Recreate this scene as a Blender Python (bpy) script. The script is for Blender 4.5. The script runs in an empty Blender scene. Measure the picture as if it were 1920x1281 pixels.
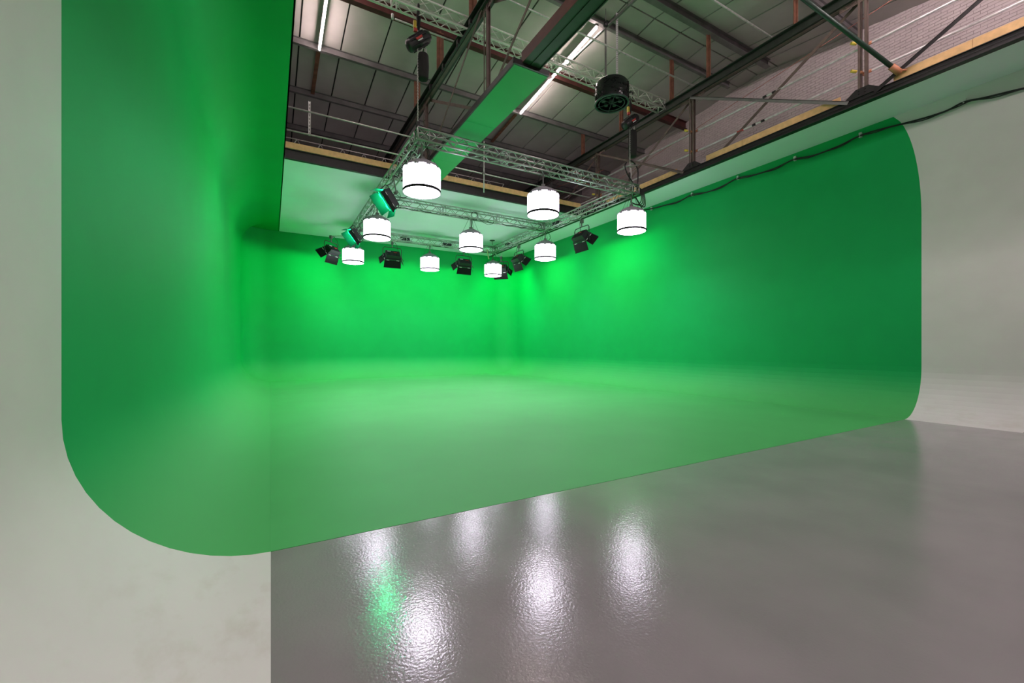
import bpy, math, random
from mathutils import Vector, Matrix, Euler
R = math.radians
rnd = random.Random(7)
scn = bpy.context.scene
col = scn.collection
H = 1.6                      # eye height; heights below are H + height above the eye

# ---------------------------------------------------------------- camera
cd = bpy.data.cameras.new('camera'); cam = bpy.data.objects.new('camera', cd); col.objects.link(cam)
cam.location = (0, 0, H); cam.rotation_euler = (R(90), 0, R(-29.7))
cd.sensor_width = 36; cd.lens = 793 / 1920 * 36; cd.shift_y = 0.005; cd.clip_start = 0.05; cd.clip_end = 200
scn.camera = cam
# ---------------------------------------------------------------- world, exposure
w = bpy.data.worlds.new('world'); scn.world = w; w.use_nodes = True
w.node_tree.nodes['Background'].inputs[0].default_value = (0.02, 0.02, 0.02, 1)
w.node_tree.nodes['Background'].inputs[1].default_value = 0.3
vs = scn.view_settings
scn.display_settings.display_device = 'sRGB'
vs.view_transform = 'Standard'; vs.look = 'None'; vs.gamma = 1; vs.use_curve_mapping = False; vs.exposure = 0.0
scn.cycles.max_bounces = 10; scn.cycles.diffuse_bounces = 7; scn.cycles.glossy_bounces = 4
scn.cycles.sample_clamp_indirect = 8
scn.cycles.use_denoising = True
LAMP = 9.0      # cloth sides of the white cylinder lamps
BOTTOM = 13.0    # their undersides
DISC = 86.0     # watts thrown down through each underside
GREEN = 480.0   # green panel lamps
TUBE = 58.0      # tubes under the roof over the cove
TUBEFILL = 265.0    # unseen tubes added behind and above the camera to light the hall floor

# ---------------------------------------------------------------- materials
def mat(name, color, rough=0.6, metal=0.0, bump=0.0, bscale=60.0, var=0.0, vscale=3.0, spec=0.5, detail=4):
    m = bpy.data.materials.new(name); m.use_nodes = True
    nt = m.node_tree; b = nt.nodes['Principled BSDF']
    b.inputs['Base Color'].default_value = (*color, 1)
    b.inputs['Roughness'].default_value = rough; b.inputs['Metallic'].default_value = metal
    b.inputs['Specular IOR Level'].default_value = spec
    tc = nt.nodes.new('ShaderNodeTexCoord')
    if var:
        n = nt.nodes.new('ShaderNodeTexNoise'); n.inputs['Scale'].default_value = vscale; n.inputs['Detail'].default_value = detail
        nt.links.new(tc.outputs['Object'], n.inputs['Vector'])
        cr = nt.nodes.new('ShaderNodeValToRGB')
        cr.color_ramp.elements[0].position = 0.3; cr.color_ramp.elements[1].position = 0.7
        cr.color_ramp.elements[0].color = (*[c * (1 - var) for c in color], 1)
        cr.color_ramp.elements[1].color = (*[min(1, c * (1 + var)) for c in color], 1)
        nt.links.new(n.outputs['Fac'], cr.inputs['Fac']); nt.links.new(cr.outputs['Color'], b.inputs['Base Color'])
    if bump:
        n2 = nt.nodes.new('ShaderNodeTexNoise'); n2.inputs['Scale'].default_value = bscale; n2.inputs['Detail'].default_value = 3
        nt.links.new(tc.outputs['Object'], n2.inputs['Vector'])
        bp = nt.nodes.new('ShaderNodeBump'); bp.inputs['Strength'].default_value = bump; bp.inputs['Distance'].default_value = 0.01
        nt.links.new(n2.outputs['Fac'], bp.inputs['Height']); nt.links.new(bp.outputs['Normal'], b.inputs['Normal'])
    return m
def emis(name, color, strength):
    m = bpy.data.materials.new(name); m.use_nodes = True; nt = m.node_tree
    b = nt.nodes['Principled BSDF']; b.inputs['Base Color'].default_value = (0.8, 0.8, 0.8, 1)
    b.inputs['Emission Color'].default_value = (*color, 1); b.inputs['Emission Strength'].default_value = strength
    return m
GREENC = (0.004, 0.33, 0.080)
M = {}
M['green'] = mat('green_paint', GREENC, 0.62, var=0.03, vscale=1.3, bump=0.03, bscale=90, spec=0.2)
M['greenfloor'] = mat('green_floor_lamplit', (0.060, 0.345, 0.092), 0.55, var=0.05, vscale=0.9, bump=0.03, bscale=60, spec=0.25)  # wall paint made paler, the white lamp light put into its colour
M['white'] = mat('white_paint', (0.63, 0.62, 0.60), 0.6, var=0.03, vscale=1.6, bump=0.03, bscale=70, spec=0.35)
M['soffit'] = mat('soffit_paint', (0.80, 0.77, 0.87), 0.6, var=0.02, vscale=1.0, spec=0.3)
M['darkroom'] = mat('dark_wall', (0.10, 0.10, 0.10), 0.9)
M['roof'] = mat('roof_panel_grey', (0.47, 0.445, 0.42), 0.75, var=0.12, vscale=0.8, bump=0.05, bscale=8, spec=0.2)
M['joint'] = mat('roof_joint_black', (0.02, 0.02, 0.02), 0.9)
M['brick'] = mat('painted_brick', (0.54, 0.475, 0.46), 0.8, var=0.08, vscale=2.2, bump=0.2, bscale=40, spec=0.2)
M['mortar'] = mat('mortar', (0.46, 0.40, 0.40), 0.95)
M['steel_dark'] = mat('dark_green_steel', (0.022, 0.030, 0.022), 0.55, var=0.25, vscale=5)
M['steel_brown'] = mat('brown_steel', (0.12, 0.085, 0.07), 0.6, var=0.2, vscale=6)
M['steel_grey'] = mat('grey_steel', (0.16, 0.155, 0.15), 0.55, var=0.2, vscale=3)
M['black'] = mat('black_steel', (0.014, 0.012, 0.012), 0.5, var=0.3, vscale=8)
M['oxide'] = mat('red_oxide_steel', (0.085, 0.024, 0.02), 0.55, var=0.3, vscale=5)
M['stub'] = mat('rusty_stub', (0.20, 0.085, 0.05), 0.7, var=0.3, vscale=6)
M['timber'] = mat('pale_timber', (0.72, 0.45, 0.20), 0.65, var=0.12, vscale=9, bump=0.1, bscale=30)
M['alu'] = mat('aluminium', (0.45, 0.46, 0.45), 0.32, metal=0.6, var=0.08, vscale=20)
M['alulight'] = mat('brightened_aluminium', (0.80, 0.79, 0.75), 0.45, metal=0.25, var=0.08, vscale=20)  # same aluminium, lightened to make up for the weak light under the roof
M['galv'] = mat('galvanised_tube', (0.62, 0.61, 0.59), 0.42, metal=0.3, var=0.2, vscale=12)
M['plastic'] = mat('black_plastic', (0.018, 0.018, 0.02), 0.42)
M['cable'] = mat('black_cable', (0.012, 0.012, 0.012), 0.6)
M['wrap'] = mat('black_wrap', (0.012, 0.012, 0.014), 0.12, bump=1.0, bscale=14)
M['capgrey'] = mat('grey_fabric_cap', (0.30, 0.28, 0.32), 0.8)
M['band'] = mat('dark_band', (0.02,0.018,0.02), 0.8, spec=0.1)
M['bag'] = mat('black_bag_cloth', (0.02, 0.018, 0.018), 0.9, bump=0.5, bscale=20)
M['door'] = mat('barn_door_black', (0.007, 0.008, 0.007), 0.6, spec=0.15)
M['reflector'] = mat('reflector_white', (0.03, 0.03, 0.03), 0.4)
M['yellow'] = mat('yellow_plastic', (0.65, 0.50, 0.06), 0.5)
M['red'] = mat('red_marking', (0.50, 0.05, 0.04), 0.6)
M['ropered'] = mat('red_rope', (0.35, 0.12, 0.08), 0.8)
M['orange'] = mat('rusty_clamp', (0.42, 0.17, 0.08), 0.6)
M['labelw'] = mat('printed_label', (0.7, 0.7, 0.7), 0.6)
M['tealrim'] = mat('teal_rim', (0.035, 0.06, 0.055), 0.3)
M['blue'] = mat('blue_clamp', (0.08, 0.14, 0.28), 0.4)
M['lamp'] = emis('lamp_fabric_lit', (1.0, 0.90, 1.1), LAMP)
M['lampb'] = emis('lamp_underside_lit', (1.0, 0.90, 1.08), BOTTOM)
M['tube'] = emis('tube_lit', (1.0, 0.78, 0.79), TUBE)
M['greenlampb'] = emis('bright_green_lamp_lit', (0.01, 1.0, 0.34), GREEN*1.5)
M['tubefill'] = emis('fill_tube_lit', (1.0, 0.80, 0.85), TUBEFILL)
M['greenlamp'] = emis('green_lamp_lit', (0.01, 1.0, 0.36), GREEN)

def floor_material():
    m = bpy.data.materials.new('grey_floor_paint'); m.use_nodes = True
    nt = m.node_tree; L = nt.links; b = nt.nodes['Principled BSDF']
    tc = nt.nodes.new('ShaderNodeTexCoord')
    def noise(scale, detail=4, rough=0.5):
        n = nt.nodes.new('ShaderNodeTexNoise'); n.inputs['Scale'].default_value = scale
        n.inputs['Detail'].default_value = detail; n.inputs['Roughness'].default_value = rough
        L.new(tc.outputs['Object'], n.inputs['Vector']); return n
    n = noise(1.1, 6)
    cr = nt.nodes.new('ShaderNodeValToRGB')
    cr.color_ramp.elements[0].position = 0.3; cr.color_ramp.elements[0].color = (0.205, 0.195, 0.198, 1)
    cr.color_ramp.elements[1].position = 0.7; cr.color_ramp.elements[1].color = (0.245, 0.232, 0.236, 1)
    L.new(n.outputs['Fac'], cr.inputs['Fac']); L.new(cr.outputs['Color'], b.inputs['Base Color'])
    # roughness patches and fine orange peel, with a few scratches
    nr = noise(2.3, 5)
    mr = nt.nodes.new('ShaderNodeMapRange'); mr.inputs['From Min'].default_value = 0.3; mr.inputs['From Max'].default_value = 0.7
    mr.inputs['To Min'].default_value = 0.11; mr.inputs['To Max'].default_value = 0.16
    L.new(nr.outputs['Fac'], mr.inputs['Value']); L.new(mr.outputs['Result'], b.inputs['Roughness'])
    b.inputs['Specular IOR Level'].default_value = 0.45
    n1 = noise(55, 3); n2 = noise(7, 3)
    sc = nt.nodes.new('ShaderNodeTexNoise'); sc.inputs['Scale'].default_value = 1.0; sc.inputs['Detail'].default_value = 6
    mp = nt.nodes.new('ShaderNodeMapping'); mp.inputs['Scale'].default_value = (2.2, 26, 1); mp.inputs['Rotation'].default_value = (0, 0, R(24))
    L.new(tc.outputs['Object'], mp.inputs['Vector']); L.new(mp.outputs['Vector'], sc.inputs['Vector'])
    a = nt.nodes.new('ShaderNodeMath'); a.operation = 'MULTIPLY_ADD'; a.inputs[1].default_value = 0.35
    L.new(n2.outputs['Fac'], a.inputs[0]); L.new(n1.outputs['Fac'], a.inputs[2])
    a2 = nt.nodes.new('ShaderNodeMath'); a2.operation = 'MULTIPLY_ADD'; a2.inputs[1].default_value = 0.3
    L.new(sc.outputs['Fac'], a2.inputs[0]); L.new(a.outputs[0], a2.inputs[2])
    bp = nt.nodes.new('ShaderNodeBump'); bp.inputs['Strength'].default_value = 0.26; bp.inputs['Distance'].default_value = 0.004
    L.new(a2.outputs[0], bp.inputs['Height']); L.new(bp.outputs['Normal'], b.inputs['Normal'])
    return m
M['floor'] = floor_material()

def stained_white():
    # white floor cove: off-white paint with brown scuffs where people walk
    m = M['white']; nt = m.node_tree; L = nt.links; b = nt.nodes['Principled BSDF']
    src = b.inputs['Base Color'].links[0].from_socket
    tc = nt.nodes.new('ShaderNodeTexCoord'); sep = nt.nodes.new('ShaderNodeSeparateXYZ'); L.new(tc.outputs['Object'], sep.inputs[0])
    mp = nt.nodes.new('ShaderNodeMapping'); mp.inputs['Scale'].default_value = (2.5, 1.5, 2.5)
    n = nt.nodes.new('ShaderNodeTexNoise'); n.inputs['Scale'].default_value = 1.6; n.inputs['Detail'].default_value = 7; n.inputs['Roughness'].default_value = 0.65
    L.new(tc.outputs['Object'], mp.inputs[0]); L.new(mp.outputs[0], n.inputs['Vector'])
    r1 = nt.nodes.new('ShaderNodeMapRange'); r1.inputs['From Min'].default_value = 0.5; r1.inputs['From Max'].default_value = 0.75
    L.new(n.outputs['Fac'], r1.inputs['Value'])
    r2 = nt.nodes.new('ShaderNodeMapRange'); r2.inputs['From Min'].default_value = 0.45; r2.inputs['From Max'].default_value = 0.0
    r2.inputs['To Min'].default_value = 0.05; r2.inputs['To Max'].default_value = 0.40
    L.new(sep.outputs['Z'], r2.inputs['Value'])
    mu = nt.nodes.new('ShaderNodeMath'); mu.operation = 'MULTIPLY'; L.new(r1.outputs[0], mu.inputs[0]); L.new(r2.outputs[0], mu.inputs[1])
    mx = nt.nodes.new('ShaderNodeMix'); mx.data_type = 'RGBA'
    L.new(mu.outputs[0], mx.inputs[0]); L.new(src, mx.inputs[6]); mx.inputs[7].default_value = (0.40, 0.36, 0.28, 1)
    L.new(mx.outputs[2], b.inputs['Base Color'])
stained_white()
def lamplit_foot():
    # wall foot blends to the floor's paler green: painted-in white lamp light
    m = M['green']; nt = m.node_tree; L = nt.links; b = nt.nodes['Principled BSDF']
    src = b.inputs['Base Color'].links[0].from_socket
    tc = nt.nodes.new('ShaderNodeTexCoord'); sep = nt.nodes.new('ShaderNodeSeparateXYZ'); L.new(tc.outputs['Object'], sep.inputs[0])
    n = nt.nodes.new('ShaderNodeTexNoise'); n.inputs['Scale'].default_value = 0.7; n.inputs['Detail'].default_value = 6
    L.new(tc.outputs['Object'], n.inputs['Vector'])
    a = nt.nodes.new('ShaderNodeMath'); a.operation = 'MULTIPLY_ADD'; a.inputs[1].default_value = 0.25
    L.new(n.outputs['Fac'], a.inputs[0]); L.new(sep.outputs['Z'], a.inputs[2])
    r = nt.nodes.new('ShaderNodeMapRange'); r.interpolation_type = 'SMOOTHSTEP'
    r.inputs['From Min'].default_value = 1.25; r.inputs['From Max'].default_value = 0.10
    L.new(a.outputs[0], r.inputs['Value'])
    mx = nt.nodes.new('ShaderNodeMix'); mx.data_type = 'RGBA'
    L.new(r.outputs[0], mx.inputs[0]); L.new(src, mx.inputs[6]); mx.inputs[7].default_value = (0.060, 0.345, 0.092, 1)
    L.new(mx.outputs[2], b.inputs['Base Color'])
lamplit_foot()
M['greenboard'] = mat('green_board_paint', (0.03, 0.36, 0.11), 0.6, var=0.04, vscale=1.3, spec=0.25)

# ---------------------------------------------------------------- mesh helpers
class MB:
    def __init__(s): s.v = []; s.f = []; s.m = []; s.smooth = []
    def add(s, vs_, fs, mi=0, smooth=False):
        o = len(s.v); s.v += [tuple(p) for p in vs_]
        for f in fs: s.f.append([i + o for i in f]); s.m.append(mi); s.smooth.append(smooth)
        return s
    def box(s, a, b, mi=0, mtx=None):
        x0, y0, z0 = a; x1, y1, z1 = b
        vs_ = [(x0,y0,z0),(x1,y0,z0),(x1,y1,z0),(x0,y1,z0),(x0,y0,z1),(x1,y0,z1),(x1,y1,z1),(x0,y1,z1)]
        if mtx: vs_ = [mtx @ Vector(p) for p in vs_]
        return s.add(vs_, [(0,3,2,1),(4,5,6,7),(0,1,5,4),(1,2,6,5),(2,3,7,6),(3,0,4,7)], mi)
    def rod(s, a, b, r, n=6, mi=0, r2=None, smooth=True):
        a = Vector(a); b = Vector(b); d = b - a
        if d.length < 1e-6: return s
        q = d.to_track_quat('Z', 'Y'); r2 = r if r2 is None else r2
        vs_ = [a + q @ Vector((r*math.cos(t), r*math.sin(t), 0)) for t in [2*math.pi*k/n for k in range(n)]]
        vs_ += [b + q @ Vector((r2*math.cos(t), r2*math.sin(t), 0)) for t in [2*math.pi*k/n for k in range(n)]]
        fs = [(k, (k+1) % n, n+(k+1) % n, n+k) for k in range(n)]
        o = len(s.v); s.add(vs_, fs, mi, smooth)
        s.f += [[o+k for k in reversed(range(n))], [o+n+k for k in range(n)]]; s.m += [mi, mi]; s.smooth += [False, False]
        return s
    def bar(s, a, b, wd, ht, mi=0, up=(0,0,1)):
        a = Vector(a); b = Vector(b); d = (b-a).normalized(); up = Vector(up)
        x = d.cross(up)
        if x.length < 1e-4: x = d.cross(Vector((0,1,0)))
        x.normalize(); z = x.cross(d).normalized()
        vs_ = []
        for p in (a, b):
            for sx, sz in ((-1,-1),(1,-1),(1,1),(-1,1)): vs_.append(p + x*(sx*wd/2) + z*(sz*ht/2))
        return s.add(vs_, [(0,3,2,1),(4,5,6,7),(0,1,5,4),(1,2,6,5),(2,3,7,6),(3,0,4,7)], mi)
    def tube(s, pts, r, n=6, mi=0, closed=False):
        pts = [Vector(p) for p in pts]; o = len(s.v); N = len(pts); last = None
        for i, p in enumerate(pts):
            a = pts[i-1] if (i or closed) else p; b = pts[(i+1) % N] if (i < N-1 or closed) else p
            d = (b-a).normalized()
            if last is None:
                x = d.orthogonal().normalized()
            else:
                x = (last - d*last.dot(d)).normalized()
            last = x; y = d.cross(x)
            for k in range(n):
                t = 2*math.pi*k/n; s.v.append(tuple(p + x*(r*math.cos(t)) + y*(r*math.sin(t))))
        for i in range(N if closed else N-1):
            j = (i+1) % N
            for k in range(n):
                s.f.append([o+i*n+k, o+i*n+(k+1) % n, o+j*n+(k+1) % n, o+j*n+k]); s.m.append(mi); s.smooth.append(True)
        if not closed:
            s.f += [[o+k for k in reversed(range(n))], [o+(N-1)*n+k for k in range(n)]]; s.m += [mi]*2; s.smooth += [False]*2
        return s
    def lathe(s, prof, n=24, mi=0, c=(0,0,0), smooth=True, capb=False, capt=False, rot=0):
        o = len(s.v)
        for r, z in prof:
            for k in range(n):
                t = 2*math.pi*k/n+rot; s.v.append((c[0]+r*math.cos(t), c[1]+r*math.sin(t), c[2]+z))
        for i in range(len(prof)-1):
            for k in range(n):
                s.f.append([o+i*n+k, o+i*n+(k+1) % n, o+(i+1)*n+(k+1) % n, o+(i+1)*n+k]); s.m.append(mi); s.smooth.append(smooth)
        if capb: s.f.append([o+k for k in reversed(range(n))]); s.m.append(mi); s.smooth.append(False)
        if capt: s.f.append([o+(len(prof)-1)*n+k for k in range(n)]); s.m.append(mi); s.smooth.append(False)
        return s
    def xf(s, mtx): s.v = [tuple(mtx @ Vector(p)) for p in s.v]; return s
    def mesh(s, name, mats):
        me = bpy.data.meshes.new(name); me.from_pydata(s.v, [], s.f)
        for m in (mats if isinstance(mats, (list, tuple)) else [mats]): me.materials.append(m)
        me.polygons.foreach_set('material_index', s.m); me.polygons.foreach_set('use_smooth', s.smooth)
        me.update(); return me
    def build(s, name, mats, parent=None, loc=(0,0,0)):
        o = bpy.data.objects.new(name, s.mesh(name, mats)); col.objects.link(o); o.location = loc
        if parent: o.parent = parent
        return o
def tag(o, label=None, cat=None, group=None, kind=None):
    if label: o['label'] = label
    if cat: o['category'] = cat
    if group: o['group'] = group
    if kind: o['kind'] = kind
    return o
def thing(name, loc, label, cat, group=None, rz=0.0):
    o = bpy.data.objects.new(name, None); col.objects.link(o); o.location = loc; o.rotation_euler = (0, 0, rz)
    o.empty_display_size = 0.1
    return tag(o, label, cat, group)
def struct(name, mb, mats, label, cat): return tag(mb.build(name, mats), label, cat, kind='structure')
def copy_tree(o, parent=None):
    c = o.copy(); col.objects.link(c)
    if parent: c.parent = parent
    for ch in list(o.children): copy_tree(ch, c)
    return c

# ================================================================ setting
XL, XR, YB, YF = -1.17, 13.06, 23.2, 3.8       # cove walls, back, front edge of the green
ZS = H + 5.55                                  # underside of the soffits
RL = 1.15                                      # radius of the vertical corner coves
def cove(n=14, w=1.17, h=1.13):                # (inset from wall, z)
    return [(w*(1-math.sin(math.pi/2*k/n)), h*(1-math.cos(math.pi/2*k/n))) for k in range(n+1)]
# walls are swept: for each station (position of the wall face, inward normal) a profile rises
def sweep(mb, stations, prof, mi=0):
    o = len(mb.v); n = len(prof)
    for (x, y, nx, ny) in stations:
        for d, z in prof: mb.v.append((x+nx*d, y+ny*d, z))
    for i in range(len(stations)-1):
        for k in range(n-1):
            mb.f.append([o+i*n+k, o+i*n+k+1, o+(i+1)*n+k+1, o+(i+1)*n+k]); mb.m.append(mi); mb.smooth.append(True)
def corner(cx, cy, a0, a1, n=8):               # rounded vertical corner, normals point to the centre
    return [(cx+RL*math.cos(R(a)), cy+RL*math.sin(R(a)), -math.cos(R(a)), -math.sin(R(a))) for a in [a0+(a1-a0)*k/n for k in range(n+1)]]
baseL = [(d, z) for d, z in cove(14, 1.17, 1.13)]
profL = baseL + [(0, 1.6+0.5*k) for k in range(9)]
RT = 1.05
topc = [(RT*(1-math.cos(R(90)*k/10)), ZS-RT+RT*math.sin(R(90)*k/10)) for k in range(11)]
profLtop = baseL + [(0, 1.6+0.5*k) for k in range(9)] + topc + [(1.52, ZS)]
# left wall: white near the camera, green beyond YF; its top curves over into a soffit
mb = MB()
sweep(mb, [(XL, y, 1, 0) for y in (-6, -2, 0, 2, 3, YF)], profLtop, 0)
sweep(mb, [(XL, y, 1, 0) for y in (YF, 5, 8, 12, 16, 20, YB-RL)], profLtop, 1)
sweep(mb, corner(XL+RL, YB-RL, 180, 135), profL + [(0, ZS-RT), (0, ZS)], 1)
# back of the left soffit above the rounded corner
mb.add([(XL, YB-RL, ZS), (XL+RT, YB-RL, ZS), (XL+1.52, YB-RL, ZS), (XL+1.52, YB, ZS), (XL, YB, ZS)], [(0,1,2,3,4)], 1)
mb.box((XL+1.49, -6, ZS), (XL+1.52, YB, ZS+0.30), 1)
struct('wall_left', mb, [M['white'], M['green']], 'left cove wall, green beyond the rounded paint edge and white near the camera', 'wall')
# back wall
zt = [(0, 1.6+0.5*k) for k in range(9)] + [(0, ZS-RT), (0, ZS)]
mb = MB()
sweep(mb, corner(XL+RL, YB-RL, 135, 90) + [(x, YB, 0, -1) for x in (2, 5, 8, XR-RL-.5)] + corner(XR-RL, YB-RL, 90, 45), baseL + zt, 0)
struct('wall_back', mb, M['green'], 'green back wall of the cove with curved base', 'wall')
# right wall; its green paint ends in a rounded upper corner
baseR = [(d*0.96/1.17, z) for d, z in cove()]
mb = MB()
sweep(mb, corner(XR-RL, YB-RL, 45, 0), baseL + zt, 1)
def yedge(z):
    zr = z - H - 3.0
    if zr <= 0: return YF
    return YF + 0.66*(1-math.sqrt(max(0, 1-min(1, zr/2.62)**2)))
profR = baseR + [(0, 1.6+0.25*k) for k in range(13)] + [(0, H+3.0+2.55*k/16) for k in range(1, 17)]
for i in range(len(profR)-1):
    (d0, z0), (d1, z1) = profR[i], profR[i+1]
    ya, yb_ = yedge(z0), yedge(z1)
    e0 = baseL[i][0] if i < len(baseL) else 0; e1 = baseL[i+1][0] if i+1 < len(baseL) else 0
    mb.add([(XR-d0, 2.12, z0), (XR-d0, ya, z0), (XR-d1, yb_, z1), (XR-d1, 2.12, z1)], [(0,1,2,3)], 0, True)
    mb.add([(XR-d0, ya, z0), (XR-e0, YB-RL, z0), (XR-e1, YB-RL, z1), (XR-d1, yb_, z1)], [(0,1,2,3)], 1, True)
# cut end of the wall near the camera
o_ = [(XR-d, 2.12, z) for d, z in profR]
mb.add(o_ + [(XR+0.25, 2.12, ZS), (XR+0.25, 2.12, 0)], [tuple(range(len(o_)+2))], 0)
mb.box((XR+0.2, 2.12, 0), (XR+0.25, YB, ZS), 0)
struct('wall_right', mb, [M['white'], M['green']], 'right cove wall, green with a rounded paint edge beside its white end', 'wall')
# floors
mb = MB().box((-0.02, -8, -0.1), (15.5, YF-0.006, 0.0)); mb.box((XR-.4, YF-.006, -0.1), (15.5, 25, -0.002)); mb.box((-4, -8, -0.12), (0, YF, -0.02))
struct('floor', mb, M['floor'], 'glossy grey painted floor in front of the green cove', 'floor')
mb = MB().box((-0.0, YF, -0.1), (12.1, YB-1.17, 0.001))
struct('floor', mb, M['greenfloor'], 'green painted floor of the cove', 'floor')
# outer room
def roofz(y): return H + (9.95 - 0.10*(y-9) if y > 9 else 9.95 - 0.12*(9-y))
XB = 15.5
mb = MB().box((XB+0.01, -8, 0), (XB+0.3, 25.3, H+10.3))
wb = struct('wall_outer', mb, M['mortar'], 'mauve-grey painted brick wall high behind the right walkway', 'wall')
mb = MB(); bh, bw = 0.085, 0.24
z = H + 5.3; row = 0
while z < H + 9.95:
    y = 1.0 + (bw/2 if row % 2 else 0)
    while y < 22:
        if z + bh < roofz(y+bw/2) + 0.03:
            dx = rnd.uniform(0.002, 0.006)
            if rnd.random() < 0.012: dx = -0.03
            x = XB - dx; a = 0.004
            vs_ = [(x, y+a, z+a), (x, y+bw-a, z+a), (x, y+bw-a, z+bh-a), (x, y+a, z+bh-a), (XB+.02, y+.002, z+.002), (XB+.02, y+bw-.002, z+.002), (XB+.02, y+bw-.002, z+bh-.002), (XB+.02, y+.002, z+bh-.002)]
            mb.add(vs_, [(3,2,1,0), (0,1,5,4), (1,2,6,5), (2,3,7,6), (3,0,4,7)])
        y += bw
    z += bh; row += 1
b_ = mb.build('bricks', M['brick'], wb); b_['kind'] = 'stuff'
mb = MB().box((-4.2, 25, 0), (XB+.3, 25.3, H+10.3)); struct('wall_far', mb, M['darkroom'], 'dark outer end wall beyond the back walkway', 'wall')
mb = MB().box((-4.3, -8, 0), (-4.0, 25.3, H+10.3)); struct('wall_side', mb, M['mortar'], 'outer side wall behind the left cove', 'wall')
mb = MB().box((-4.2, -8.3, 0), (XB+.3, -8, H+10.3)); struct('wall_front', mb, M['darkroom'], 'dark wall of the hall behind the camera', 'wall')
# ceiling: black backing and separate panels
mb = MB()
for ya, yb_ in ((-8.2, 9), (9, 25.2)):
    za, zb = roofz(ya)+.05, roofz(yb_)+.05
    mb.add([(-4.2,ya,za),(XB+.2,ya,za),(XB+.2,yb_,zb),(-4.2,yb_,zb),(-4.2,ya,za+.1),(XB+.2,ya,za+.1),(XB+.2,yb_,zb+.1),(-4.2,yb_,zb+.1)],
           [(0,3,2,1),(4,5,6,7),(0,1,5,4),(1,2,6,5),(2,3,7,6),(3,0,4,7)])
ceil = struct('ceiling', mb, M['joint'], 'low pitched roof of grey panels between dark joints', 'ceiling')
PUR = [5.95, 8.3, 9.73, 12.1, 14.4, 16.75, 19.1, 21.45, 23.8]
ys = [-8.15, -5.8, -3.45, -1.1, 1.25, 3.6, 5.95, 8.3, 9.0, 9.73, 12.1, 14.4, 16.75, 19.1, 21.45, 23.8, 25.1]
cache = {}
for j in range(len(ys)-1):
    ya, yb_ = ys[j], ys[j+1]
    mb = MB(); g = 0.022
    za, zb = roofz(ya)-roofz(ya), roofz(yb_)-roofz(ya); L_ = yb_-ya
    lo = [(g,g,0.0),(1.17-g,g,0.0),(1.17-g,L_-g,zb),(g,L_-g,zb)]
    mb.add(lo + [(x,y,z+.05) for x,y,z in lo], [(0,3,2,1),(4,5,6,7),(0,1,5,4),(1,2,6,5),(2,3,7,6),(3,0,4,7)])
    me = mb.mesh('roof_panel', M['roof'])
    nx = 16 if ya > -1.5 else 4
    for i in range(17):
        x0 = -3.92 + 1.17*i
        o = bpy.data.objects.new('roof_panel', me); col.objects.link(o); o.parent = ceil
        o.location = (x0, ya, roofz(ya) + rnd.uniform(-.004, .004))
# soffits
mb = MB().box((0.35, 14.2, ZS), (XR+.05, YB+.05, ZS+.12)); struct('trim_1', mb, M['soffit'], 'wide pale soffit over the back of the cove', 'soffit')
mb = MB().box((11.78, -4, ZS), (XR+.02, 14.2, ZS+.12)); struct('trim_2', mb, M['soffit'], 'long narrow pale soffit along the top of the right wall', 'soffit')
# small shadow gap strip at the right wall top
# ================================================================ structure overhead
# black edge beams and timber toe boards
def edge_beam_x(x0, x1, y, h):
    t = thing('edge_beam', ((x0+x1)/2, y, ZS), 'black steel edge beam along the front of the back soffit', 'beam')
    a, b = x0-(x0+x1)/2, x1-(x0+x1)/2
    MB().box((a, -.006, 0.0), (b, .006, h)).build('web', M['black'], t)
    for z in (0, h-.014): MB().box((a, -.05, z), (b, .05, z+.014)).build('flange', M['black'], t)
    return t
edge_beam_x(0.36, 11.7, 14.14, 0.29)
t = thing('toe_board', (6.0, 14.08, ZS+.30), 'long pale timber board above the black beam of the back soffit', 'board')
MB().box((-5.64, -.02, 0), (-0.55, .02, .18)).build('plank', M['timber'], t)
MB().box((-0.54, -.02, 0), (5.35, .02, .18)).build('plank', M['timber'], t)
for (y0, y1, lab) in ((0.2, 3.86, 'pale timber board at the upper right corner, nearest of the right walkway'),
                      (4.85, 8.4, 'pale timber board on the right walkway edge between the two front posts'),
                      (9.5, 12.9, 'pale timber board on the right walkway edge just right of the hanging truss corner')):
    t = thing('toe_board', (11.73, (y0+y1)/2, ZS+.16), lab, 'board', 'timber boards along the right walkway')
    h = (y1-y0)/2
    MB().box((-.02, -h, 0), (.02, h*.35, .20)).build('plank', M['timber'], t)
    MB().box((-.02, h*.35+.006, 0), (.02, h, .20)).build('plank', M['timber'], t)

def channel(mb, a, b, wd, ht, t=.014, mi=0, up=(0,0,1)):     # I-section: two flanges and a web
    a = Vector(a); b = Vector(b); d = (b-a).normalized(); u = Vector(up); u = (u - d*u.dot(d)).normalized()
    mb.bar(a+u*(ht/2-t/2), b+u*(ht/2-t/2), wd, t, mi, up); mb.bar(a-u*(ht/2-t/2), b-u*(ht/2-t/2), wd, t, mi, up); mb.bar(a, b, t, ht, mi, up)
def purlin(y, mat_, lab, ht=.2, wd=.10, x0=-3.9, x1=XB):
    t = thing('roof_purlin', ((x0+x1)/2, y, roofz(y)-ht-.01), lab, 'beam', 'purlins under the roof panels')
    L_ = (x1-x0)/2
    MB().box((-L_, -.008, 0.01), (L_, .008, ht-.01)).build('web', mat_, t)
    for z in (0, ht-.012): MB().box((-L_, -wd/2, z), (L_, wd/2, z+.012)).build('flange', mat_, t)
    return t
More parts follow.
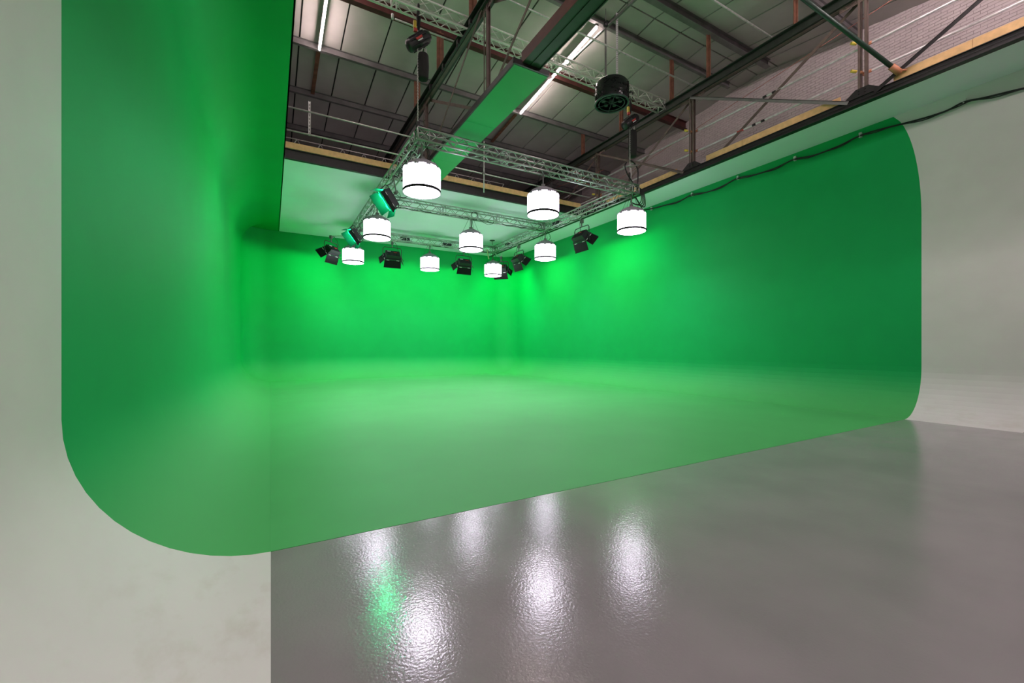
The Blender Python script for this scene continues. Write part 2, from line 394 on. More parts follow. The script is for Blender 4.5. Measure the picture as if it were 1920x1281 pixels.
NM = ['nearest roof purlin, crossing the top right corner of the roof', 'thick dark roof purlin just in front of the ridge joint', 'grey roof purlin just beyond the ridge joint',
      'dark red roof beam running right behind the high aluminium truss', 'grey roof purlin where both light tubes end', 'dark roof purlin next beyond the light tubes',
      'second dark roof purlin beyond the light tubes', 'third dark roof purlin beyond the light tubes', 'last roof purlin beside the dark end wall']
for y, n in zip(PUR, NM):
    purlin(y, M['oxide'] if y == 12.1 else M['steel_grey'], n, ht=.30 if y == 12.1 else .24 if y == 8.3 else .2, wd=.18 if y in (8.3, 12.1) else .11, x1=(14.9 if y in (8.3, 9.73) else XB))

# lattice roof trusses running away from the camera
def roof_truss(x, y0, y1, posts, lab, hb, bottom, near_y):
    t = thing('roof_truss', (x, (y0+y1)/2, ZS), lab, 'truss', 'deep steel roof trusses')
    yc = (y0+y1)/2; zt0, zt1 = H+8.0-ZS, H+8.27-ZS
    mb = MB(); channel(mb, (0, y0-yc, (zt0+zt1)/2), (0, y1-yc, (zt0+zt1)/2), .22, zt1-zt0, .02)
    mb.build('top_chord', [M['steel_dark']], t)
    mb = MB().box((-.045, y0-yc, zt0-.018), (.045, y1-yc, zt0-.001)); mb.build('chord_plate', M['steel_brown'], t)
    bottom(t, y0-yc, y1-yc)
    for py in posts:
        mb = MB()
        for s in (-1, 1):
            mb.box((-.012+s*.0, py-yc+s*.035-.006, hb), (.05, py-yc+s*.035+.006, zt0))
            mb.box((-.05, py-yc+s*.062-.022, hb), (-.04, py-yc+s*.062+.022, zt0)); mb.box((.04, py-yc+s*.062-.022, hb), (.05, py-yc+s*.062+.022, zt0))
        mb.build('post', M['steel_brown'], t)
        g = MB().add([(-.06, py-yc-.42, hb-.02), (-.06, py-yc+.42, hb-.02), (-.06, py-yc+.12, hb+.20), (-.06, py-yc-.12, hb+.20),
                      (.0, py-yc-.42, hb-.02), (.0, py-yc+.42, hb-.02), (.0, py-yc+.12, hb+.20), (.0, py-yc-.12, hb+.20)],
                     [(0,1,2,3),(7,6,5,4),(0,4,5,1),(1,5,6,2),(2,6,7,3),(3,7,4,0)])
        for k in range(6): g.rod((-.085, py-yc-.06+.12*(k % 2), hb+.02+.06*(k//2)), (-.06, py-yc-.06+.12*(k % 2), hb+.02+.06*(k//2)), .014, 6)
        g.build('gusset_plate', M['black'], t)
        g = MB().box((-.03, py-yc-.45, zt0-.11), (-.018, py-yc+.45, zt0))
        for k in range(10): g.rod((-.05, py-yc-.4+.089*k, zt0-.05), (-.03, py-yc-.4+.089*k, zt0-.05), .012, 6)
        g.build('gusset_plate', M['steel_brown'], t)
    return t, yc, zt0, zt1
def bottom_right(t, a, b):
    mb = MB(); mb.box((-.10, a, -.01), (.05, b, .012)); mb.box((-.07, a, .012), (-.05, b, .165)); mb.box((-.10, a, .150), (.05, b, .165)); mb.box((-.115, a, .06), (-.10, b, .075))
    mb.build('bottom_chord', M['black'], t)
rt, yc, zt0, zt1 = roof_truss(11.76, -4, 24.8, [-4.6+4.51*k for k in range(1, 7)], 'deep dark steel roof truss over the right walkway, with cross bracing', .16, bottom_right, 0)
P = [-4.6+4.51*k for k in range(0, 7)]     # 4.42 8.93 13.44 17.95
def brace(t, x, ya, za, yb_, zb, yc, heavy, mat_, nm='diagonal_brace'):
    mb = MB()
    a = (x, ya-yc, za); b = (x, yb_-yc, zb)
    if heavy: mb.bar(a, b, .10, .012, 0); mb.bar((x-.044, a[1], a[2]-.035), (x-.044, b[1], b[2]-.035), .012, .08, 0)
    else: mb.bar(a, b, .012, .08, 0)
    mb.build(nm, mat_, t)
for k in (2, 3, 4, 5):      # far top -> near bottom
    brace(rt, -.07, P[k+1] if k+1 < len(P) else P[k]+4.51, zt0, P[k]+.25, .14, yc, True, M['steel_grey' if k < 3 else 'steel_brown'])
    brace(rt, .10, P[k]+.1, zt0, (P[k]+4.51)-.5, .10, yc, False, M['steel_brown'])
brace(rt, -.07, P[1]+.1, zt0, P[2]-.25, .14, yc, True, M['black'])
for y in (5.85, 8.35, 9.73, 12.1, 14.4):    # stubs up to the purlins
    MB().box((-.10, y-yc-.01, zt1), (.10, y-yc+.01, roofz(y)-ZS-.20)).box((-.012, y-yc-.05, zt1), (.012, y-yc+.05, roofz(y)-ZS-.20)).build('stub_post', M['stub'], rt)

def bottom_mid(t, a, b):
    yy = t.location.y
    mb = MB(); mb.box((-.14, a, .0), (.26, 7.1-yy, .014)); mb.box((-.14, a, .20), (.26, 7.1-yy, .214)); mb.box((.02, a, -.012), (.035, 7.1-yy, .0)); mb.box((.24, a, -.02), (.26, 7.1-yy, .05))
    mb.box((-.10, 7.1-yy, .06), (.10, 14.1-yy, .20))
    mb.build('bottom_chord', M['steel_dark'], t)
    MB().box((-.155, a, .0), (-.141, 7.1-yy, .22)).build('chord_side_plate', M['oxide'], t)
mt, yc2, zt0, zt1 = roof_truss(4.42, -4, 24.8, [-4.6+4.51*k for k in range(1, 5)] + [17.95, 22.4], 'dark steel roof truss in the middle, above the narrow green strip', .16, bottom_mid, 0)
for k in (1, 2, 3):
    brace(mt, -.07, P[k]+.15, zt0, P[k+1]-.3, .16, yc2, False, M['steel_brown'])
    brace(mt, .07, P[k]+.3, .16, P[k+1]-.2, zt0, yc2, False, M['steel_brown'])
for y in (9.73, 12.1, 14.4):
    MB().box((-.11, y-yc2-.01, zt1), (.11, y-yc2+.01, roofz(y)-ZS-.20)).box((-.012, y-yc2-.05, zt1), (.012, y-yc2+.05, roofz(y)-ZS-.20)).build('stub_post', M['stub'], mt)
# small clamps riveted along the middle top chord
for y in (9.6, 10.4, 11.5, 12.6):
    MB().box((-.16, y-yc2-.05, zt0-.03), (-.10, y-yc2+.05, zt0+.09)).rod((-.15, y-yc2, zt0-.03), (-.15, y-yc2, zt0-.12), .016).build('clamp', M['black'], mt)

# green clad strip hanging under the middle truss
t = thing('ceiling_strip', (4.5, 10.65, ZS-.06), 'long narrow green board hanging flat under the middle roof truss', 'panel')
for k in range(3):
    MB().box((-.38, -3.53+2.36*k, 0), (.40, -3.53+2.36*(k+1)-.004, .02)).build('board', M['greenboard'], t)
MB().box((-.42, -3.57, -.004), (-.385, 3.5, .12)).build('edge_trim', M['black'], t)
MB().box((-.42, -3.58, .0), (.41, -3.54, .10)).build('end_trim', M['black'], t)

# dark green steel brace tube from the right beam up towards the roof
t = thing('brace_tube', (11.62, 3.75, H+5.86), 'green painted steel tube slanting up from the right beam at the upper right', 'tube')
MB().rod((0, 0, 0), (-2.32, 1.55, 2.4), .045, 10).build('pipe', mat('green_tube_paint', (.014, .045, .028), .45), t)
MB().rod((.03, -.02, -.03), (-.12, .08, .12), .066, 8).rod((.05, -.12, -.02), (-.05, .06, .06), .02, 6).build('clamp', M['orange'], t)

# scaffold tubes
def pipe(name, a, b, r, lab, cat='tube', mat_=None, group=None, caps=()):
    a = Vector(a); b = Vector(b)
    t = thing(name, a, lab, cat, group)
    MB().rod((0,0,0), b-a, r, 8).build('tube', mat_ or M['galv'], t)
    d = (b-a).normalized()
    for c in caps:
        p = Vector((0,0,0)) if c == 0 else b-a
        q = p - d*.09 if c == 0 else p + d*.09
        MB().rod(p, q, r*1.25, 8).build('end_cap', M['yellow'], t)
    return t
ZT = H+8.32
pipe('scaffold_tube', (3.9, 8.85, ZT), (11.9, 8.85, ZT), .024, 'thin metal tube crossing under the roof from the green channel to the right truss', group='cross tubes under the roof')
pipe('scaffold_tube', (6.0, 6.42, ZT), (11.9, 6.42, ZT), .024, 'thin bright metal tube crossing the roof near the top edge, right of the middle', group='cross tubes under the roof')
t = pipe('scaffold_tube', (2.75, 10.85, ZT+.04), (4.7, 10.85, ZT+.04), .022, 'short metal tube with a white elbow behind the left hoist', group='cross tubes under the roof')
MB().rod((-.06,0,-.02), (-.06,0,.10), .034, 8).build('elbow', M['labelw'], t)
# right handrail
t = thing('handrail', (11.88, 10, ZS), 'two-rail metal tube handrail along the right walkway in front of the brick wall', 'handrail')
for z in (H+6.28-ZS, H+6.92-ZS):
    MB().rod((0, -11, z), (0, 3.4, z), .028, 8).build('rail', M['galv'], t)
    MB().rod((0, 3.46, z), (0, 8, z), .025, 8).build('rail', M['galv'], t)
    for py in (4.42, 8.93, 13.44):
        mb = MB().rod((-.16, py-10+.03, z), (.06, py-10+.03, z), .03, 8).rod((-.02, py-10-.12, z), (-.02, py-10+.12, z), .036, 8)
        mb.build('clamp', M['orange'], t)
        MB().rod((-.30, py-10+.16, z+.05), (-.20, py-10+.10, z+.035), .034, 10).build('end_cap', M['yellow'], t)
for y0, z in ((6.7, H+6.28), (6.4, H+6.92)):
    for dy in (0, .25): MB().rod((0, y0-10+dy, z-ZS), (0, y0-10+dy+.10, z-ZS), .034, 8).build('coupler', M['black'], t)
MB().rod((0, -2.9, H+6.28-ZS), (0, -2.2, H+6.28-ZS), .029, 8).build('sleeve', M['labelw'], t)
MB().rod((0, -2.7, H+6.28-ZS), (0, -2.5, H+6.28-ZS), .031, 8).build('red_band', M['red'], t)
# back handrail
t = thing('handrail', (6, 13.9, ZS), 'two-rail metal tube handrail along the back walkway above the timber board', 'handrail')
for z in (H+6.30-ZS, H+6.98-ZS):
    MB().rod((-5.6, 0, z), (5.7, 0, z), .025, 8).build('rail', M['galv'], t)
for x in (6.72,):
    MB().rod((x-6, -.06, .05), (x-6, -.06, H+7.45-ZS), .024, 8).build('upright', M['galv'], t)
    for z in (H+6.30-ZS, H+6.98-ZS): MB().box((x-6-.045, -.09, z-.045), (x-6+.045, .03, z+.045)).build('clamp', M['steel_grey'], t)
mb = MB().box((-5.03, .03, H+6.28-ZS), (-4.97, .04, H+7.30-ZS)).box((-5.03, .0, H+6.28-ZS), (-5.022, .03, H+7.30-ZS)).box((-4.978, .0, H+6.28-ZS), (-4.97, .03, H+7.30-ZS))
mb.build('slotted_upright', M['galv'], t)
mb = MB()
for k in range(9): mb.box((-5.008, .026, H+6.33-ZS+.105*k), (-4.992, .031, H+6.39-ZS+.105*k))
mb.build('slots', M['joint'], t)['kind'] = 'stuff'

# light tubular lattice joist on the back walkway
def zigzag(mb, a, b, off1, off2, pitch, r, n=5):
    a = Vector(a); b = Vector(b); d = b-a; L_ = d.length; k = max(2, round(L_/pitch)); o1, o2 = Vector(off1), Vector(off2)
    for i in range(k):
        p = a + d*(i/k); q = a + d*((i+1)/k)
        mb.rod(p + (o1 if i % 2 == 0 else o2), q + (o2 if i % 2 == 0 else o1), r, n)
t = thing('lattice_joist', (3.0, 15.6, H+6.2), 'thin zigzag lattice joist on the back walkway behind the timber board', 'joist')
for z in (.0, .62): MB().rod((-2.6, 0, z), (5.5, 0, z), .016, 6).build('chord', M['galv'], t)
mb = MB(); zigzag(mb, (-2.6, 0, 0), (5.5, 0, 0), (0,0,0), (0,0,.62), .36, .010); mb.build('lacing', M['galv'], t)

# ================================================================ light tubes under the roof
def light_tube(x, y0, y1, lab, m='tube'):
    t = thing('light_tube', (x, (y0+y1)/2, 0), lab, 'light', 'long light tubes under the roof')
    def zz(y): return roofz(y)-.30
    yc_ = (y0+y1)/2
    n = 3
    for k in range(n):
        a = y0+(y1-y0)*k/n+.02; b = y0+(y1-y0)*(k+1)/n-.02
        MB().rod((0, a-yc_, zz(a)), (0, b-yc_, zz(b)), .028, 8).build('tube', M[m], t)
    MB().bar((0, y0-yc_, zz(y0)+.075), (0, y1-yc_, zz(y1)+.075), .085, .05).build('housing', M['steel_grey'], t)
    return t
light_tube(1.30, 9.8, 14.25, 'glowing light tube under the roof at the upper left, beside the green wall')
light_tube(8.5, 9.75, 14.25, 'glowing light tube under the roof right of the green strip')
light_tube(1.30, -1.2, 3.3, 'added unseen light tube under the roof above the camera, left row', 'tubefill')  # stand-ins for the hall's other lights, added for the near floor
light_tube(10.4, -1.2, 3.3, 'added unseen light tube under the roof above the camera, right row', 'tubefill')
light_tube(10.4, -6.8, -2.3, 'added unseen light tube under the roof behind the camera, right row', 'tubefill')
light_tube(1.3, -6.8, -2.3, 'added unseen light tube under the roof behind the camera, left row', 'tubefill')
for x, lab in ((1.3, 'rusty brown rib under the roof in line with the left light tube'), (8.5, 'rusty brown rib under the roof in line with the right light tube')):
    t = thing('roof_rib', (x, 15.6, roofz(15.6)-.12), lab, 'rib', 'rusty roof ribs')
    MB().bar((0, -1.1, .11), (0, 1.1, -.11), .12, .03).build('rail', M['stub'], t)

# ================================================================ box trusses
S = 0.29
def box_truss(parent, a, b, name, am='alu', s=S, chord_r=.027, br=.012, pitch=.30):
    """square truss from a to b (centre line), local to parent"""
    a = Vector(a); b = Vector(b); d = (b-a).normalized(); up = Vector((0,0,1)); x = d.cross(up).normalized(); h = s/2
    e = bpy.data.objects.new(name, None); col.objects.link(e); e.parent = parent; e.empty_display_size = .1
    offs = [x*h+up*h, x*h-up*h, -x*h-up*h, -x*h+up*h]
    for o in offs: MB().rod(a+o, b+o, chord_r, 8).build('chord', M[am], e)
    mb = MB()
    for i in range(4): zigzag(mb, a, b, offs[i], offs[(i+1) % 4], pitch, br)
    L_ = (b-a).length; k = max(1, round(L_/2.4))
    for i in range(k+1):         # square frames where lengths bolt together
        for dd in (-.06, .06):
            p = a + (b-a)*(i/k) + d*(dd if 0 < i < k else (.02 if i == 0 else -.02))
            for j in range(4): mb.rod(p+offs[j], p+offs[(j+1) % 4], br*1.2, 5)
    mb.build('lacing', M[am], e)
    return e
# the suspended rectangle
GA, GM, GB = 3.25, 6.85, 10.42
FY, MY, BY = 10.2, 15.27, 20.25
ZG = H+5.19
grid = thing('lighting_truss', (6.8, 15, ZG), 'aluminium truss rectangle with a middle span, hanging above the green floor', 'truss')
def g(x, y, z=0): return (x-6.8, y-15, z)
hs = S/2
box_truss(grid, g(GA-hs, FY), g(GB+hs, FY), 'truss_span')
box_truss(grid, g(GA+hs, MY), g(GB-hs, MY), 'truss_span')
box_truss(grid, g(GA-hs, BY), g(GB+hs, BY), 'truss_span')
box_truss(grid, g(GA, FY+hs), g(GA, BY-hs), 'truss_span')
box_truss(grid, g(GB, FY+hs), g(GB, BY-hs), 'truss_span')
for (x, y) in ((GA, FY), (GB, FY), (GA, BY), (GB, BY), (GA, MY), (GB, MY)):
    mb = MB()
    c = [Vector(g(x+sx*hs, y+sy*hs, sz*hs)) for sz in (-1, 1) for sx, sy in ((-1,-1),(1,-1),(1,1),(-1,1))]
    for i in range(4):
        mb.rod(c[i], c[i+4], .02, 6); mb.rod(c[i], c[(i+1) % 4+4], .01, 5); mb.rod(c[i], c[(i+1) % 4], .02, 6); mb.rod(c[i+4], c[(i+1) % 4+4], .02, 6)
    mb.rod(c[0], c[2], .01, 5); mb.rod(c[5], c[7], .01, 5)
    mb.build('corner_block', M['alu'], grid)
# high truss under the roof
hi = thing('high_truss', (5.2, 10.1, H+8.27), 'long aluminium truss running across high under the roof', 'truss')
box_truss(hi, (-7.2, 0, 0), (6.5, 0, 0), 'truss_span', am='alulight', s=.30, pitch=.32)

# ================================================================ lamps
def space_light():
    t = thing('space_light', (0,0,0), '', 'lamp', 'white cylinder lamps under the truss')
    r = .455
    mb = MB().lathe([(r, .0), (r, .56)], 40)
    prof = [(r, .0), (r*.995, -.012), (r*.85, -.03), (r*.5, -.045), (.02, -.05)]
    mb.build('shade', M['lamp'], t)
    MB().lathe(list(reversed(prof)), 40).build('diffuser', M['lampb'], t)
    MB().lathe([(r*.99, -.016), (1.02*r, -.014), (1.02*r, .044), (r*.99, .046)], 40).build('rim_band', M['band'], t)
    MB().box((-.035, -r-.03, .0), (.035, -r+.0, .035)).build('buckle', M['black'], t)
    ld = bpy.data.lights.get('lamp_disc') or bpy.data.lights.new('lamp_disc', 'AREA')
    ld.shape = 'DISK'; ld.size = .86; ld.energy = DISC; ld.color = (.95, .86, 1.0); ld.spread = R(142)
    lo = bpy.data.objects.new('lamp_disc', ld); col.objects.link(lo); lo.parent = t; lo.location = (0, 0, -.06)
    mb = MB().lathe([(r*1.03, .53), (r*1.03, .565), (r*.86, .66), (r*.50, .75), (.10, .80), (.06, .81)], 10, smooth=False, capt=True)
    mb.build('cap', M['capgrey'], t)
    mb = MB().rod((0,0,.79), (0,0,1.19), .022, 8).box((-.05,-.05,.80), (.05,.05,.88)); mb.build('hanger', M['steel_grey'], t)
    for k in range(4):
        a = 2*math.pi*(k+.5)/4
        MB().rod((r*.8*math.cos(a), r*.8*math.sin(a), .64), (.10*math.cos(a), .10*math.sin(a), 1.19), .005, 4).build('suspension_wire', M['cable'], t)
    MB().tube([(.1,.06,.80), (.22,.10,.86), (.28,.1,1.0), (.2,.05,1.12), (.1,0,1.18)], .009, 5).build('power_cable', M['cable'], t)
    return t
names = {(0,0): 'nearest lit white cylinder lamp, at the front left corner of the truss', (1,0): 'lit white cylinder lamp at the middle of the front truss',
         (2,0): 'lit white cylinder lamp below the front right truss corner, rightmost', (0,1): 'lit white cylinder lamp under the left end of the middle truss',
         (1,1): 'lit white cylinder lamp at the centre of the rectangle, under the middle truss', (2,1): 'lit white cylinder lamp under the right end of the middle truss',
         (0,2): 'lit white cylinder lamp at the far left corner, below a green lit panel', (1,2): 'lit white cylinder lamp under the middle of the back truss',
         (2,2): 'lit white cylinder lamp at the far right corner, lowest in the picture'}
proto = space_light(); first = True
for j, y in enumerate((FY, MY, BY)):
    for i, x in enumerate((GA, (GA+GB)/2+.02, GB-.05)):
        t = proto if first else copy_tree(proto); first = False
        t.location = (x, y, H+3.82); t.rotation_euler = (0, 0, [.35, -.5, .6, .1, .7, -.3, -.1, .9, .2][i+3*j]); t['label'] = names[(i, j)]

# LED panels with barn doors; local +Y is the front before the tilt
def panel_light(tilt, em='greenlamp'):
    t = thing('panel_light', (0,0,0), '', 'lamp')
    T = Matrix.Rotation(R(-tilt), 4, 'X')
    def bt(mb, nm, m, par=t):
        mb.xf(T); return mb.build(nm, m, par)
    mb = MB().box((-.30, -.05, -.17), (.30, .0, -.15)).box((-.30,-.05,.15), (.30,.0,.17)).box((-.30,-.05,-.15), (-.28,.0,.15)).box((.28,-.05,-.15), (.30,.0,.15))
    mb.box((-.28, -.07, -.15), (.28, -.05, .15)).box((-.26, -.20, -.14), (.26, -.07, .14))
    for k in range(9): mb.box((-.22+.05*k, -.222, -.12), (-.205+.05*k, -.20, .12))
    mb.box((-.06, -.13, .17), (.06, -.03, .20))
    h = bt(mb, 'housing', M['plastic'])
    bt(MB().box((-.20, -.228, .05), (-.08, -.222, .09)), 'printed_label', M['labelw'], t)
    bt(MB().box((.02, -.228, -.0), (.15, -.222, .035)), 'red_mark', M['red'], t)
    bt(MB().box((-.26, -.045, -.045), (.26, -.03, .045)), 'emitter', M[em])
    mb = MB().add([(-.28,-.03,-.15),(.28,-.03,-.15),(.28,-.045,-.06),(-.28,-.045,-.06),(-.28,-.03,.15),(.28,-.03,.15),(.28,-.045,.06),(-.28,-.045,.06)], [(0,1,2,3),(7,6,5,4)])
    bt(mb, 'reflector', M['reflector'])
    # doors: top, bottom, left, right, hinged at the front edges and opened
    def door(sign, horiz, ang, ln):
        mb = MB(); th = .006; wd = .30 if horiz else .17
        c, s_ = math.cos(R(ang)), math.sin(R(ang))
        e = .17 if horiz else .30
        p0 = (e*sign, .005); p1 = ((e+ln*s_)*sign, .005+ln*c)
        w2 = wd*1.0 if horiz else wd*.95; n_ = (c*th*sign, -s_*th)
        q = []
        for (pu, py) in (p0, p1):
            for off in (0, 1):
                for sd in (-1, 1):
                    ww = (wd if (pu, py) == p0 else wd*1.06)*sd
                    u = pu + n_[0]*off; y = py + n_[1]*off
                    q.append((ww, y, u) if horiz else (u, y, ww))
        mb.add(q, [(0,1,5,4),(2,6,7,3),(0,2,3,1),(4,5,7,6),(0,4,6,2),(1,3,7,5)])
        bt(mb, 'barn_door', M['door'])
        for k in (-.6, .6):
            hb = MB()
            if horiz: hb.rod((k*wd-.05, .0, e*sign), (k*wd+.05, .0, e*sign), .012, 6)
            else: hb.rod((e*sign, .0, k*wd-.04), (e*sign, .0, k*wd+.04), .012, 6)
            bt(hb, 'hinge', M['galv'])
    door(1, True, 28, .26); door(-1, True, 30, .28); door(-1, False, 35, .24); door(1, False, 35, .24)
    yk = [(-.33, -.03, .0), (-.345, -.03, .10), (-.345, -.03, .30), (-.30, -.03, .36), (0, -.03, .37), (.30, -.03, .36), (.345, -.03, .30), (.345, -.03, .10), (.33, -.03, .0)]
    MB().tube(yk, .013, 8).build('yoke', M['plastic'], t)
    MB().rod((-.36,-.03,0), (-.29,-.03,0), .03, 8).rod((.36,-.03,0), (.29,-.03,0), .03, 8).bar((.36,-.03,0), (.42,-.06,-.12), .02, .02).build('tilt_knob', M['plastic'], t)
    MB().rod((0,-.03,.37), (0,-.03,.52), .018, 8).box((-.04,-.07,.49), (.04,.02,.60)).build('truss_clamp', M['steel_grey'], t)
    MB().tube([(.1,-.1,.12), (.18,-.22,.2), (.12,-.2,.42), (.05,-.08,.6)], .008, 5).build('power_cable', M['cable'], t)
    return t
pp = panel_light(41); first = True
# x, y, yaw of the front (0 = +Y), label
AX = Vector((.734, .296, -.87)).normalized(); NN = Vector((-.70, -.225, -.667)); NN = (NN - AX*NN.dot(AX)).normalized(); ZZ = AX.cross(NN)
RD = Matrix((AX, NN, ZZ)).transposed().to_4x4(); TS = 75; PS = 0.98
RM = RD @ Matrix.Rotation(R(TS), 4, 'X')
pl = panel_light(TS, 'greenlampb'); lit = [pl, copy_tree(pl)]
for k, (x, y, z, lab) in enumerate(((2.88, 12.3, 4.19, 'panel lamp with open barn doors glowing green, left of the nearest cylinder lamp'),
                     (2.87, 17.8, 4.40, 'panel lamp glowing green, smaller looking, above the far left cylinder lamp'))):
    t = lit[k]
    t.matrix_world = Matrix.Translation((x, y, H+z)) @ RM @ Matrix.Scale(PS, 4)
    t['label'] = lab; t['group'] = 'panel lamps with barn doors'
    inv = (RM @ Matrix.Scale(PS, 4)).inverted()
    top = RM @ Matrix.Scale(PS, 4) @ Vector((0, -.03, .55))
    mb = MB().rod(inv @ top, inv @ Vector((3.105-x, top.y, 5.05-z)), .02, 8)
    mb.build('drop_arm', M['steel_grey'], t)
spots = [
         (2.35, 20.75, 45, 'dark panel lamp seen from behind, left of the far left cylinder lamp'),
         (5.05, 20.45, 0, 'black panel lamp on the left half of the back truss, red mark on its back'),
         (8.75, 20.45, 0, 'black panel lamp on the right half of the back truss'),
         (11.2, 20.85, -45, 'panel lamp mostly hidden behind the far right cylinder lamp'),
         (10.75, 18.1, -90, 'black panel lamp on the far part of the right truss, left of a cylinder lamp'),
         (10.75, 13.2, -90, 'large black panel lamp facing the right wall, between two cylinder lamps')]
for x, y, yaw, lab in spots:
    t = pp if first else copy_tree(pp); first = False
    t.scale = (1.28, 1.28, 1.28); t.location = (x, y, H+4.27); t.rotation_euler = (0, 0, R(yaw)); t['label'] = lab; t['group'] = 'panel lamps with barn doors'
    if x in (2.35, 11.2):        # corner lamps sit outside the truss on an arm
        cx, cy = (GA-hs, BY+hs) if x < 5 else (GB+hs, BY+hs)
        a_ = Matrix.Rotation(-R(yaw), 4, 'Z') @ (Vector((cx-x, cy-y, ZG-hs-(H+4.27)))/1.28)
        MB().rod((0, -.03, .58), a_, .02, 8).build('outrigger_arm', M['galv'], t)

# power boxes strapped to the truss
for (x, y, rz, lab) in ((5.6, 20.25, 0, 'black power box inside the back truss, left'), (7.75, 20.25, 0, 'black power box inside the back truss, right'),
                        (10.42, 14.5, 90, 'black power box in the right truss near the front'), (10.42, 18.6, 90, 'black power box in the right truss near the back'),
                        (3.25, 12.3, 90, 'black power box in the left truss beside the green lit panel')):
    t = thing('power_box', (x, y, ZG-.09), lab, 'box', 'power boxes in the truss', rz=R(rz))
    MB().box((-.22, -.09, 0), (.22, .09, .13)).build('body', M['plastic'], t)
    MB().rod((.22, 0, .06), (.29, 0, .06), .03, 8).rod((-.22, 0, .06), (-.29, 0, .06), .03, 8).build('connector', M['labelw'], t)
    MB().tube([(.29,0,.06), (.4,.02,-.02), (.55,0,.0), (.7,.03,-.08)], .009, 5).build('lead', M['cable'], t)

def smooth(p, n=4):
    out = []
    for i in range(len(p)-1):
        p0, p1, p2, p3 = p[max(0,i-1)], p[i], p[i+1], p[min(len(p)-1, i+2)]
        for k in range(n):
            u = k/n; out.append(.5*((2*p1)+(p2-p0)*u+(2*p0-5*p1+4*p2-p3)*u*u+(3*p1-p0-3*p2+p3)*u**3))
    return out + [p[-1]]
# cables lying along the lower chords, with loose loops
def run_cable(pts, r, lab, name='power_cable', group=None):
    t = thing(name, pts[0], lab, 'cable', group); o = Vector(pts[0])
    MB().tube(smooth([Vector(p)-o for p in pts], 1 if len(pts) > 12 else 5), r, 6).build('cable_run', M['cable'], t)
    return t
def wav(a, b, n, amp, sag=0, seed=1):
    rr = random.Random(seed); a = Vector(a); b = Vector(b)
    return [a + (b-a)*(k/n) + Vector((rr.uniform(-amp, amp), rr.uniform(-amp, amp), rr.uniform(-amp, amp) - sag*abs(math.sin(k*math.pi/4)))) for k in range(n+1)]
zc = ZG-hs+.03
run_cable(wav((3.5, MY+.05, zc), (10.2, MY+.05, zc), 40, .03, .04, 2), .014, 'black cable lying along the bottom of the middle truss', group='cables along the truss')
run_cable(wav((3.5, BY-.05, zc), (10.2, BY-.05, zc), 40, .03, .04, 3), .014, 'black cable lying along the bottom of the back truss', group='cables along the truss')
run_cable(wav((GB+.05, 10.5, zc), (GB+.05, 20, zc), 50, .03, .05, 4), .016, 'black cable lying along the bottom of the right truss', group='cables along the truss')
run_cable(wav((GA-.05, 10.5, zc), (GA-.05, 20, zc), 50, .03, .06, 5), .013, 'black cable lying along the bottom of the left truss', group='cables along the truss')
t = thing('cable_coil', (6.95, MY-.12, ZG-.05), 'small coil of black cable hung on the middle truss above the centre lamp', 'cable')
for r_ in (.12, .15): MB().tube([(r_*math.cos(a), .01*math.sin(3*a), r_*math.sin(a)) for a in [2*math.pi*k/24 for k in range(24)]], .009, 5, closed=True).build('loop', M['cable'], t)
MB().tube([(.15,0,-.05), (.4,0,-.22), (.6,.02,-.26), (.8,.02,-.2), (.9,.05,-.08)], .008, 5).build('loose_end', M['cable'], t)
run_cable([(3.3, 10.12, ZG-.12), (3.42, 10.1, ZG-.5), (3.40, 10.2, ZG-.72), (3.35, 10.4, ZG-.6)], .010, 'thin black cable drooping beside the nearest cylinder lamp')
run_cable([(3.2, 11.2, ZG-.1), (3.22, 11.4, ZG-.7), (3.3, 11.6, ZG-1.0), (3.22, 12.0, ZG-.95), (3.1, 12.4, ZG-.7)], .009, 'thin black cable drooping between the green lit panel and the nearest lamp')
# bundle at the front right corner
for k in range(4):
    run_cable([(10.45+.03*k, 10.1, ZG+.1), (10.62+.05*k, 10.05, ZG-.05), (10.66+.06*k, 10.05, ZG-.35-.05*k), (10.52+.04*k, 10.1, ZG-.5), (10.38, 10.2, ZG-.42)], .016,
              'thick black cable looping below the front right truss corner', group='cable loops at the front right corner')
# cable along the right wall top
pts = [(10.55, 10.2, H+4.98), (10.9, 10.35, H+4.85), (11.6, 10.9, H+4.98), (12.4, 11.6, H+5.25), (12.98, 11.75, H+5.42)]
a = [(12.98, 11.75, 5.42), (13.0, 11.0, 5.36), (13.0, 10.4, 5.33), (13.0, 9.9, 5.40), (13.0, 9.3, 5.30), (13.0, 8.7, 5.32), (13.0, 8.2, 5.40), (13.0, 7.6, 5.31), (13.0, 7.0, 5.30), (13.0, 6.5, 5.36),
     (13.0, 6.0, 5.27), (13.0, 5.4, 5.29), (13.0, 4.95, 5.36), (13.0, 4.5, 5.33), (13.0, 3.9, 5.25), (13.0, 3.4, 5.22), (13.0, 3.1, 5.28), (13.0, 2.8, 5.22), (13.0, 2.3, 5.14), (13.0, 1.6, 5.0)]
t = thing('wall_cable', (13.0, 8, H+5.4), 'thick black cable clipped in drooping swags along the top of the right wall', 'cable')
q = smooth([Vector(p) - Vector((13, 8, H+5.4)) for p in pts] + [Vector((x-13, y-8, z-5.4)) for x, y, z in a[1:]])
MB().tube(q, .022, 8).build('cable_run', M['cable'], t)
MB().tube([p + Vector((-.02, 0, -.03 + .02*math.sin(i))) for i, p in enumerate(q[18:])], .012, 6).build('cable_run', M['cable'], t)
